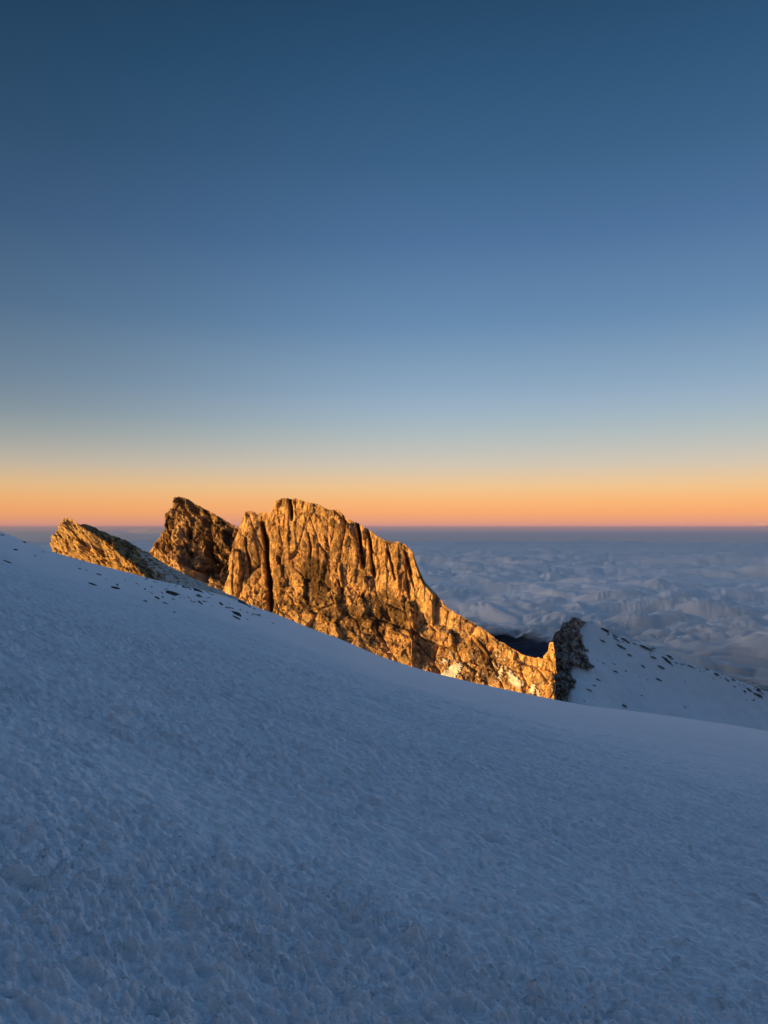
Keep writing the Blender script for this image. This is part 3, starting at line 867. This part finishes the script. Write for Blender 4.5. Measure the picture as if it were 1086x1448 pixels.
# rows: even steps of the sight line's dip, then a geometric tail past the horizon
dip = np.linspace(0.30, 0.0255, 520)
cr_ = (dip - np.sqrt(np.maximum(dip ** 2 - 2 * CLOUD_H / EARTH, 0))) * EARTH
cr_ = np.concatenate([cr_, np.linspace(cr_[-1], 168000, 60)[1:]])
CA, CR = np.meshgrid(ca, cr_)
cx, cy = np.sin(CA) * CR, np.cos(CA) * CR
dr = np.maximum(np.repeat(np.gradient(cr_)[:, None], len(ca), 1), 1)
def clouds(x, y, dr):
    wx = x + 900 * noise2(x / 4200, y / 4200, 700); wy = y + 900 * noise2(x / 4200, y / 4200, 701)
    h = 200 * noise2(x / 26000, y / 16000, 702) + 230 * np.clip(2600 / dr * 0.9, 0, 1) * (1 - 2.4 * np.abs(noise2(wx / 10000, wy / 2600, 730)))
    den = 0.75 + 0.7 * noise2(x / 9000, y / 6000, 709)
    for lam, amp, sd in ((7000, 260, 714), (3000, 270, 704), (1300, 205, 705), (620, 130, 706), (300, 68, 707), (150, 34, 708)):
        fade = np.clip(lam / dr * 0.8 - 0.35, 0, 1) if lam < 2000 else np.clip(lam / dr * 0.9, 0, 1)
        n = np.abs(noise2(wx / (lam * (3.2 if lam >= 3000 else 2.0 if lam > 1000 else 1.5)), wy / (lam * 0.8), sd))
        h = h + amp * fade * den * (2.1 * np.sqrt(n * n + 0.0012) - 0.58)
        wx = wx + 0.18 * lam * noise2(x / lam, y / lam, sd + 20); wy = wy + 0.18 * lam * noise2(x / lam, y / lam, sd + 30)
    return h
hc_ = clouds(cx, cy, dr)
# the gap beside the mountain: the cloud top sinks and breaks up there
gx = np.degrees(CA)
gap = np.exp(-((gx - 10.3) / 4.4) ** 4) * (1 - sstep(CR, 9800, 12300)) * 1.15 + (1 - sstep(CR, 6200, 10100)) * 0.75 + 0.8 * (1 - sstep(CR, 8600, 10500)) * (1 - sstep(gx, 12, 16)) * sstep(gx, -33, -24)  # last term opens unseen cloud so sky light reaches the valley
gap = gap + (0.4 * noise2(cx / 2400, cy / 1500, 720) + 0.4 * fbm3(cx / 1100, cy / 600, 0.5, 4, 721)) * sstep(gap, 0.0, 0.3)
gap = np.where(np.abs(gx) > 34.2, 0, gap)
hc_ = hc_ - 130 * np.clip(gap, 0, 1.3) ** 1.3
cz = -CLOUD_H + hc_ - CR ** 2 / (2 * EARTH)
cz[-1] -= 3500          # unseen skirt added at the far rim, blocks sun from under the clouds
keep = (gap < 0.56)
fmask = np.concatenate([keep, keep[:, :1]], 1)
fmask = fmask[:-1, :-1] & fmask[1:, 1:]
thick = (1 - sstep(gap, 0.02, 0.54)) * (0.62 + 0.38 * sstep(CR + 2500 * noise2(cx / 2600, cy / 2200, 725), 9000, 17000))
cloud = obj('cloud_sea', grid_mesh('cloud_sea', np.stack([cx, cy, cz], -1), closed_u=True, face_mask=fmask, attrs={'mask': rgba(thick, thick, thick)}), M_CLOUD)
tag(cloud, 'grey blue sea of billowing clouds reaching to the horizon', 'cloud sea', kind='stuff')

# small sunlit cloud towers on the horizon
M_PUFF, _N, _L, _b = mat_base('thin_cloud')
_b.inputs['Base Color'].default_value = (0.92, 0.74, 0.74, 1)  # pink of the low sun put into the cloud colour
_b.inputs['Roughness'].default_value = 1.0
_b.inputs['Specular IOR Level'].default_value = 0.0
_b.inputs['Alpha'].default_value = 0.035
def puff(px, py, wpx, hpx, dist, seed, label):
    import bmesh
    bm = bmesh.new()
    c = place(px, py, dist)
    k = dist / F
    rs = random.Random(seed)
    for i in range(16):
        t = rs.uniform(-1, 1)
        s = (1 - 0.6 * abs(t)) * rs.uniform(0.35, 0.62) * hpx * k
        m = bmesh.ops.create_icosphere(bm, subdivisions=3, radius=s)
        off = Vector((t * wpx * 0.5 * k, rs.uniform(-0.15, 0.15) * wpx * k, (rs.uniform(-0.4, 0.45) * (1 - abs(t)) - 0.12) * hpx * k))
        for v in m['verts']:
            v.co.x *= max(1.0, wpx / hpx / 2.2)
            v.co = v.co + off
    co = np.array([v.co[:] for v in bm.verts]) / (hpx * k)
    d = 0.16 * np.abs(fbm3(co[:, 0] * 3, co[:, 1] * 3, co[:, 2] * 3, 3, seed)) * hpx * k
    bm.normal_update()
    for v, q in zip(bm.verts, d):
        v.co += v.normal * float(q)
    me = bpy.data.meshes.new('cloud_tower')
    bm.to_mesh(me); bm.free()
    for p in me.polygons: p.use_smooth = True
    o = obj('cloud_tower', me, M_PUFF)
    o.location = c
    tag(o, label, 'cloud')
puff(1080, 742, 26, 7, 118000, 3, 'small pink lit cloud tower on the horizon at the right edge')
puff(206, 751, 46, 6, 118000, 8, 'low pink cloud bank on the horizon between the outcrop and the second peak')

# ---------------------------------------------------------------- haze over the cloud sea
def haze_box(x0, x1, y0, y1, z0, z1, density, color):
    v = np.array([(x, y, z) for x in (x0, x1) for y in (y0, y1) for z in (z0, z1)], float)
    q = np.array([(0, 1, 3, 2), (4, 6, 7, 5), (0, 4, 5, 1), (2, 3, 7, 6), (0, 2, 6, 4), (1, 5, 7, 3)])
    m, N, L, b = mat_base('thin_air')
    N.remove(b)
    p = N.new('ShaderNodeVolumePrincipled')
    p.inputs['Color'].default_value = color + (1,)
    p.inputs['Density'].default_value = density
    p.inputs['Anisotropy'].default_value = 0.8
    L.new(p.outputs[0], N['Material Output'].inputs['Volume'])
    o = obj('haze', raw_mesh('haze', v, q, smooth=False), m)
    tag(o, 'thin blue grey haze over the distant clouds', 'haze', kind='stuff')
haze_box(-170000, 170000, -170000, 170000, -6000, 60, 4.2e-6, (0.50, 0.68, 0.95))
